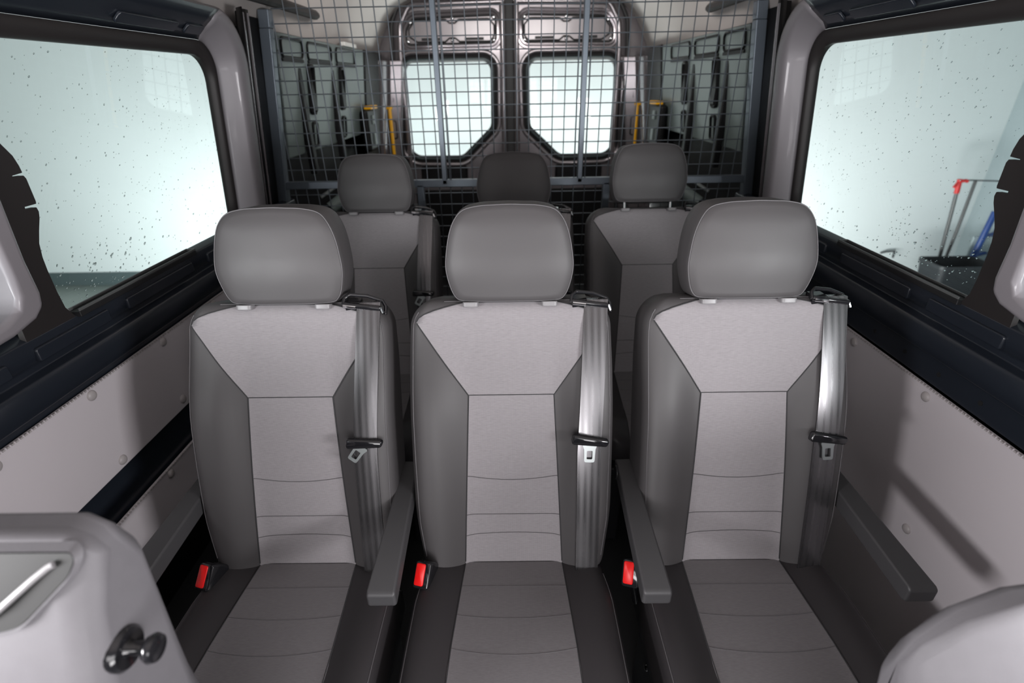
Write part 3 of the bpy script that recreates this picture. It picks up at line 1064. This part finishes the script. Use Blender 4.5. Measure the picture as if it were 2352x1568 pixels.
# rear doors
YD = 4.0
def door_xy(p, y):
    return Vector((p.x, y, p.y))
def fill_with_hole(mb, outer, inner, y):
    bm = mb.bm
    eds = []
    for loop in (outer, inner):
        vs = [bm.verts.new(door_xy(p, y)) for p in loop]
        for i in range(len(vs)):
            eds.append(bm.edges.new((vs[i - 1], vs[i])))
    bmesh.ops.triangle_fill(bm, use_beauty=True, use_dissolve=False, edges=eds)
wn = 5
for s in (-1, 1):
    cx = -.02
    def L(pts):                                   # mirrored about the door split
        return [Vector((cx + s * (abs(x - cx) if True else 0), z)) for x, z in pts]
    outer = round_poly([(a.x, a.y) for a in L([(-.045, .1), (-.80, .1), (-.80, 1.65), (-.785, 1.83), (-.70, 1.965), (-.045, 1.975)])], [.01, .03, .3, .15, .1, .02], 8)
    hole = round_poly([(a.x, a.y) for a in L([(-.155, 1.605), (-.752, 1.605), (-.775, .99), (-.385, .985), (-.163, 1.185)])], [.055, .06, .085, .09, .07], 9)
    g1 = offset_poly(hole, .012); g2 = offset_poly(hole, .040); g3 = offset_poly(hole, .052)
    mb = MB()
    fill_with_hole(mb, outer, offset_poly(hole, .046), YD)
    bmesh.ops.remove_doubles(mb.bm, verts=mb.bm.verts, dist=1e-6)
    bm = mb.bm
    r_ = bmesh.ops.extrude_face_region(bm, geom=bm.faces[:])
    for v in r_['geom']:
        if isinstance(v, bmesh.types.BMVert):
            v.co.y += .045
    door = struct(mb, 'door_%d' % (1 if s < 0 else 2), M['paint'], smooth=True, angle=25)
    # rolled edge around the door and around the glass
    mb = MB()
    mb.tube([door_xy(p, YD - .004) for p in offset_poly(outer, -.022)], .020, 10, closed=True)
    mb.build('rolled_edge', M['paint'], door)
    mb = MB()
    mb.tube([door_xy(p, YD - .002) for p in offset_poly(hole, .060)], .016, 10, closed=True)
    mb.build('window_ridge', M['paint'], door)
    mb = MB()
    mb.loops([[door_xy(p, YD + .02) for p in offset_poly(hole, -.002)], [door_xy(p, YD - .004) for p in g1], [door_xy(p, YD - .012) for p in offset_poly(hole, .026)], [door_xy(p, YD - .006) for p in g2], [door_xy(p, YD + .01) for p in g3]], True)
    mb.build('window_gasket', M['rubber'], door)
    mb = MB()
    mb.tube([door_xy(p, YD - .012) for p in offset_poly(hole, .018)], .006, 8, closed=True)
    mb.build('gasket_lip', M['gasket'], door)
    mb = MB()
    pane = offset_poly(hole, .010)
    mb.prism([door_xy(p, YD + .018) for p in pane], (0, .004, 0))
    struct(mb, 'window_%d' % wn, M['glass'], smooth=False)
    # access cover above the glass
    cov = round_poly([(a.x, a.y) for a in L([(-.098, 1.705), (-.74, 1.700), (-.735, 1.80), (-.68, 1.875), (-.10, 1.89)])], [.05, .04, .09, .08, .05], 7)
    mb = MB()
    mb.tube([door_xy(p, YD - .002) for p in cov], .010, 8, closed=True)
    mb.tube([door_xy(p, YD - .001) for p in offset_poly(cov, .020)], .012, 8, closed=True)
    mb.build('cover_ridge', M['paint'], door)
    mb = MB()
    mb.tube([door_xy(p, YD - .006) for p in offset_poly(cov, -.012)], .006, 8, closed=True)
    mb.build('cover_gap', M['rubber'], door)
    mb = MB()
    mb.prism([door_xy(p, YD - .004) for p in offset_poly(cov, -.016)], (0, .01, 0))
    mb.build('access_cover', M['satin'], door, bevel=.004)
    inner = [(-.125, 1.76), (-.15, 1.728), (-.36, 1.728), (-.39, 1.75), (-.43, 1.75), (-.46, 1.728), (-.65, 1.728), (-.70, 1.76), (-.70, 1.80), (-.655, 1.85), (-.45, 1.852), (-.425, 1.832), (-.385, 1.832), (-.36, 1.852), (-.16, 1.855), (-.125, 1.82)]
    inn = round_poly([(a.x, a.y) for a in L(inner)], .016, 4)
    mb = MB()
    mb.prism([door_xy(p, YD - .010) for p in inn], (0, .008, 0))
    mb.build('cover_plate', M['satin'], door, bevel=.006, seg=3)
    mb = MB()
    mb.tube([door_xy(p, YD - .008) for p in offset_poly(inn, .003)], .0045, 6, closed=True)
    mb.build('plate_gap', M['rubber'], door)
    for bx_, bz_ in ((-.125, 1.865), (-.125, 1.732), (-.41, 1.735), (-.405, 1.862), (-.715, 1.73), (-.69, 1.84)):
        q = L([(bx_, bz_)])[0]
        mb = MB(); mb.dome(door_xy(q, YD - .006), (0, -1, 0), .013, .008, 12, 4)
        mb.build('cover_bolt', M['chrome'], door)
    for x0_, x1_ in ((-.33, -.19), (-.62, -.49)):
        mb = MB()
        q = L([((x0_ + x1_) / 2, 1.742)])[0]
        mb.box((q.x, YD - .013, q.y), (.13, .008, .016))
        mb.build('vent_slot', M['rubber'], door, bevel=.002)
    mb = MB()
    low = round_poly([(a.x, a.y) for a in L([(-.07, .12), (-.77, .12), (-.77, .74), (-.07, .74)])], .04, 5)
    mb.prism([door_xy(p, YD - .012) for p in low], (0, .012, 0))
    mb.build('lower_panel', M['cargo_dark'], door, bevel=.004)
    # door-top latch block and pressed pocket below the glass
    mb = MB()
    q = L([(-.24, 1.955)])[0]
    mb.box((q.x, YD - .012, q.y), (.20, .02, .05))
    mb.build('latch_block', M['cargo_dark'], door, bevel=.008)
    mb = MB()
    poc = round_poly([(a.x, a.y) for a in L([(-.36, .80), (-.70, .80), (-.70, .92), (-.36, .92)])], .03, 5)
    mb.tube([door_xy(p, YD - .003) for p in poc], .008, 6, closed=True)
    mb.prism([door_xy(p, YD - .004) for p in poc], (0, .006, 0))
    mb.build('pressed_pocket', M['cargo_dark'], door)
    wn += 1
mb = MB()
mb.box((-.02, YD + .01, 1.04), (.035, .05, 1.9))
mb.tube([(-.04, YD - .008, z) for z in (.1, 1.97)], .009, 8)
mb.tube([(0, YD - .008, z) for z in (.1, 1.97)], .009, 8)
struct(mb, 'trim_160', M['rubber'])
mb = MB()
fr = round_poly([(-.83, .1), (.79, .1), (.79, 1.65), (.775, 1.84), (.69, 1.985), (-.73, 1.985), (-.815, 1.84), (-.83, 1.65)], [.02, .02, .3, .15, .1, .1, .15, .3], 8)
mb.tube([door_xy(p, YD - .02) for p in fr], .014, 8, closed=True)
struct(mb, 'trim_161', M['rubber'])
mb = MB()
ctr = Vector((-.02, 1.05))
ring = [[door_xy(ctr + (p - ctr) * k, YD + y_) for p in fr] for k, y_ in ((.955, .03), (1.30, .03), (1.30, .06), (.955, .06), (.955, .03))]
mb.loops(ring, True)
struct(mb, 'wall_rear', M['paint'], smooth=False)

# ------------------------------------------------------------------ front seats at the picture's lower corners
def front_seat(sx, loc, label, h=1.10, full=True, xs=None):
    root = thing('front_seat', label, 'seat', loc, 0, 'front seats in the foreground')
    z1 = h
    mb = MB()
    # profile in (y, z): wedge, thin at the top
    prof = [(.335, z1), (.300, z1 - .05), (.262, z1 - .15), (.235, z1 - .30), (.215, z1 - .62), (.375, z1 - .62), (.375, z1 - .25), (.380, z1 - .04), (.365, z1)]
    xs = xs or [(0, .030), (.010, .012), (.03, 0), (.40, 0), (.42, .015), (.43, .035)]
    c = Vector((.325, z1 - .30))
    rows = []
    for dx, ins in xs:
        row = []
        for y, z in prof:
            v = Vector((y, z)) - c
            l = v.length
            v = c + v * max(.05, (l - ins) / l)
            row.append(Vector((-sx * dx, v.x, v.y)))
        rows.append(row)
    mb.loops(rows, True, True, True)
    shell = mb.build('seat_shell', M['front_cloth'], root, bevel=.012, seg=3, angle=60)
    mb = MB()
    mb.box((-sx * .2, .31, (z1 - .62) / 2), (.36, .18, z1 - .60))
    mb.build('seat_pedestal', M['base'], root, bevel=.01)
    if full:
        # dark recess in the face, with a pull bar
        mb = MB()
        pts = round_poly([(.010, -.011), (.40, -.011), (.40, -.15), (.060, -.068), (.016, -.028)], [.006, .02, .02, .04, .02], 5)
        def face(p, o):
            z = z1 + p.y
            fp = [(z1, .335), (z1 - .05, .300), (z1 - .15, .262), (z1 - .30, .235), (z1 - .62, .215)]
            y = fp[-1][1]
            for (za, ya), (zb_, yb) in zip(fp[:-1], fp[1:]):
                if zb_ <= z <= za:
                    y = ya + (yb - ya) * (za - z) / (za - zb_)
            return Vector((-sx * p.x, y - o, z))
        mb.loops([[face(p, -.001) for p in offset_poly(pts, .005)], [face(p, .007) for p in offset_poly(pts, .002)], [face(p, .003) for p in pts]], True)
        mb.build('recess_rim', M['front_cloth'], root)
        mb = MB()
        mb.prism([face(p, .0055) for p in pts], (0, .004, 0))
        mb.build('recess_panel', M['recess'], root)
        mb = MB()
        mb.tube([face(Vector((.029, -.018)), .007), face(Vector((.034, -.020)), .007), face(Vector((.046, -.028)), .008), face(Vector((.075, -.050)), .007), face(Vector((.12, -.085)), .004)], .0032, 8)
        mb.build('pull_bar', M['light_plastic'], root)
    return root

fs = front_seat(1, (-.400, 0, 0), 'light grey front seat back in the lower left corner, with dark recess and round hook')
def hook_pt(a, r, dx, sx=1):
    return Vector((dx, .307 + r * math.cos(a), .968 + r * math.sin(a)))
mb = MB()
N = 22
ring = lambda r, dx: [hook_pt(2 * PI * k / N, r, dx) for k in range(N)]
mb.loops([ring(.022, -.004), ring(.022, .003), ring(.019, .006), ring(.009, .004), ring(.007, .006), ring(.0065, .022), ring(.012, .024), ring(.0145, .029), ring(.013, .034), ring(.006, .036)], True, True, True)
mb.build('coat_hook', M['black_gloss'], fs, angle=50)
front_seat(-1, (.430, 0, 0), 'rounded corner of the other front seat, low at the right edge', h=.985, full=False,
           xs=[(0, .11), (.015, .075), (.05, .035), (.10, .008), (.15, 0), (.40, 0), (.42, .015), (.43, .035)])

# ------------------------------------------------------------------ the wash hall around the van
GZ = -.55
mb = MB(); mb.box((-1, 1, GZ - .05), (14, 12, .1)); struct(mb, 'floor_hall', M['ground'], smooth=False)
mb = MB(); mb.box((-1, 5.6, 1.2), (13, .2, 3.6)); struct(mb, 'wall_far', M['garage_wall'], smooth=False)
mb = MB(); mb.box((5.07, 2.0, 1.2), (.2, 7.0, 3.6)); struct(mb, 'wall_hall_right', M['garage_grey'], smooth=False)
mb = MB(); mb.box((-3.0, 5.49, GZ + .075), (8.0, .02, .15)); struct(mb, 'baseboard_far', M['plinth'], smooth=False)

def floor_thing(name, label, cat, x, y):
    return thing(name, label, cat, (x, y, GZ))
bp_ = floor_thing('squeegee', 'long grey squeegee leaning by the far wall, red grip on top', 'squeegee', 4.36, 5.0)
mb = MB(); mb.tube([(.06, 0, .03), (.0, .0, .55), (-.065, 0, 1.08)], .016, 8); mb.build('pole', M['pole'], bp_)
mb = MB(); mb.tube([(-.055, 0, 1.0), (-.072, 0, 1.13)], .022, 10); mb.tube([(-.07, 0, 1.11), (-.02, -.01, 1.12), (.0, -.01, 1.11)], .016, 8); mb.tube([(-.07, 0, 1.12), (-.12, -.02, 1.06)], .012, 8); mb.build('grip', M['red_grip'], bp_)
mb = MB(); mb.box((.06, 0, .02), (.24, .05, .04)); mb.build('squeegee_blade', M['tub'], bp_, bevel=.006)
bp2 = floor_thing('broom', 'plain dark broom pole to the right of the red-gripped squeegee', 'broom', 4.56, 5.12)
mb = MB(); mb.tube([(-.01, 0, .03), (-.0, 0, .6), (-.01, 0, 1.09)], .015, 8); mb.build('pole', M['pole'], bp2)
mb = MB(); mb.box((-.01, 0, .03), (.14, .06, .06)); mb.build('broom_head', M['tub'], bp2, bevel=.008)
rk = thing('tool_rail', 'thin black rail between the squeegee and the right wall', 'rail', (4.33, 5.04, .555))
mb = MB(); mb.tube([(0, 0, .012), (.4, .0, -.005), (.68, 0, -.01)], .007, 8); mb.build('rail_bar', M['pole'], rk)
tb = floor_thing('tub', 'black plastic tub on the wet hall floor, seen through the right window', 'tub', 4.36, 4.75)
mb = MB()
mb.loops([[Vector((x * k, y * k, z)) for x, y in [(p.x, p.y) for p in round_poly([(-.27, -.17), (.27, -.17), (.27, .17), (-.27, .17)], .06, 5)]] for k, z in ((.82, 0), (1.0, .36), (1.04, .36), (1.04, .39), (.97, .39), (.8, .05))], True, True, True)
mb.build('tub_body', M['tub'], tb)
tr_ = floor_thing('trolley', 'blue trolley frame with pale sides beside the black tub', 'trolley', 4.68, 4.96)
mb = MB()
mb.tube([(-.01, 0, .0), (.015, 0, .45), (.06, .02, .82)], .028, 10)
mb.tube([(.22, .10, .0), (.24, .10, .45), (.24, .10, .82)], .028, 10)
for z in (.22, .38, .58):
    mb.tube([(-.03 + z * .12, .0, z), (.23, .1, z)], .018, 8)
mb.build('frame', M['blue'], tr_)
mb = MB(); mb.box((.11, .08, .30), (.2, .02, .5)); mb.build('side_sheet', M['garage_grey'], tr_)
hk = thing('hose_bracket', 'small bent black hose bracket on the far wall near the tub', 'bracket', (4.2, 5.49, -.27))
mb = MB(); mb.tube([(-.07, 0, -.03), (-.05, -.05, .0), (.04, -.05, .005), (.045, -.05, -.07)], .011, 8); mb.build('bracket_bar', M['tub'], hk)

# ------------------------------------------------------------------ light
w = bpy.data.worlds.new('World')
SC.world = w
w.use_nodes = True
bg = w.node_tree.nodes['Background']
bg.inputs['Color'].default_value = (.92, 1.0, .99, 1)
bg.inputs['Strength'].default_value = .3

def area(name, loc, aim, sx, sy, power, col=(1, 1, 1), spread=180):
    l = bpy.data.lights.new(name, 'AREA')
    l.shape = 'RECTANGLE'; l.size = sx; l.size_y = sy; l.energy = power; l.color = col
    l.spread = math.radians(spread)
    o = link(name, l)
    o.location = loc
    d = (Vector(aim) - Vector(loc)).normalized()
    o.rotation_euler = d.to_track_quat('-Z', 'Y').to_euler()
    return o
area('daylight_door_left', (-1.08, -.10, 1.10), (.9, .8, .66), .42, .3, 34, (1, .97, .99))
area('daylight_door_right', (1.08, -.10, 1.10), (-.9, .8, .66), .42, .3, 32, (1, .97, .99))
area('daylight_windscreen', (0, -.9, 1.30), (0, 1.5, 1.2), 1.4, .45, 10, (1, .97, .985))
area('aisle_fill', (0, -.75, .80), (0, 1.5, .80), .75, .35, 10, (1, .97, .985))  # added fill light between the front seats
area('cargo_fill', (0, 2.3, 1.93), (0, 4.2, 1.35), 1.1, .22, 13, (1, .96, .93))  # unseen fill added under the roof to brighten the cargo bay
area('hall_fill_left', (-2.6, 3.7, -.45), (-4.6, 5.5, .9), 2.5, .3, 105, (.95, 1, 1))  # added uplight, brightens the far wall seen through the left window
area('hall_fill_right', (2.2, 3.7, -.45), (3.6, 5.5, 1.0), 2.0, .3, 88, (1, 1, 1))  # added uplight for the wall beyond the right window
area('hall_fill_rear', (0, 4.6, -.45), (0, 5.5, 1.2), 2.5, .3, 50, (.97, 1, 1))  # added fill on the far wall behind the rear doors
area('rear_fill_up', (0, 4.95, .3), (0, 3.2, 1.9), 1.6, .4, 60, (1, .98, .96))  # added lamp aimed up through the rear windows, in place of real bounce

SC.view_settings.view_transform = 'Standard'
SC.view_settings.look = 'None'
SC.view_settings.exposure = 0.0
SC.view_settings.gamma = 1.0
SC.view_settings.use_curve_mapping = False
SC.cycles.use_denoising = True
SC.cycles.max_bounces = 10
SC.cycles.transparent_max_bounces = 16
SC.cycles.caustics_reflective = False
SC.cycles.caustics_refractive = False
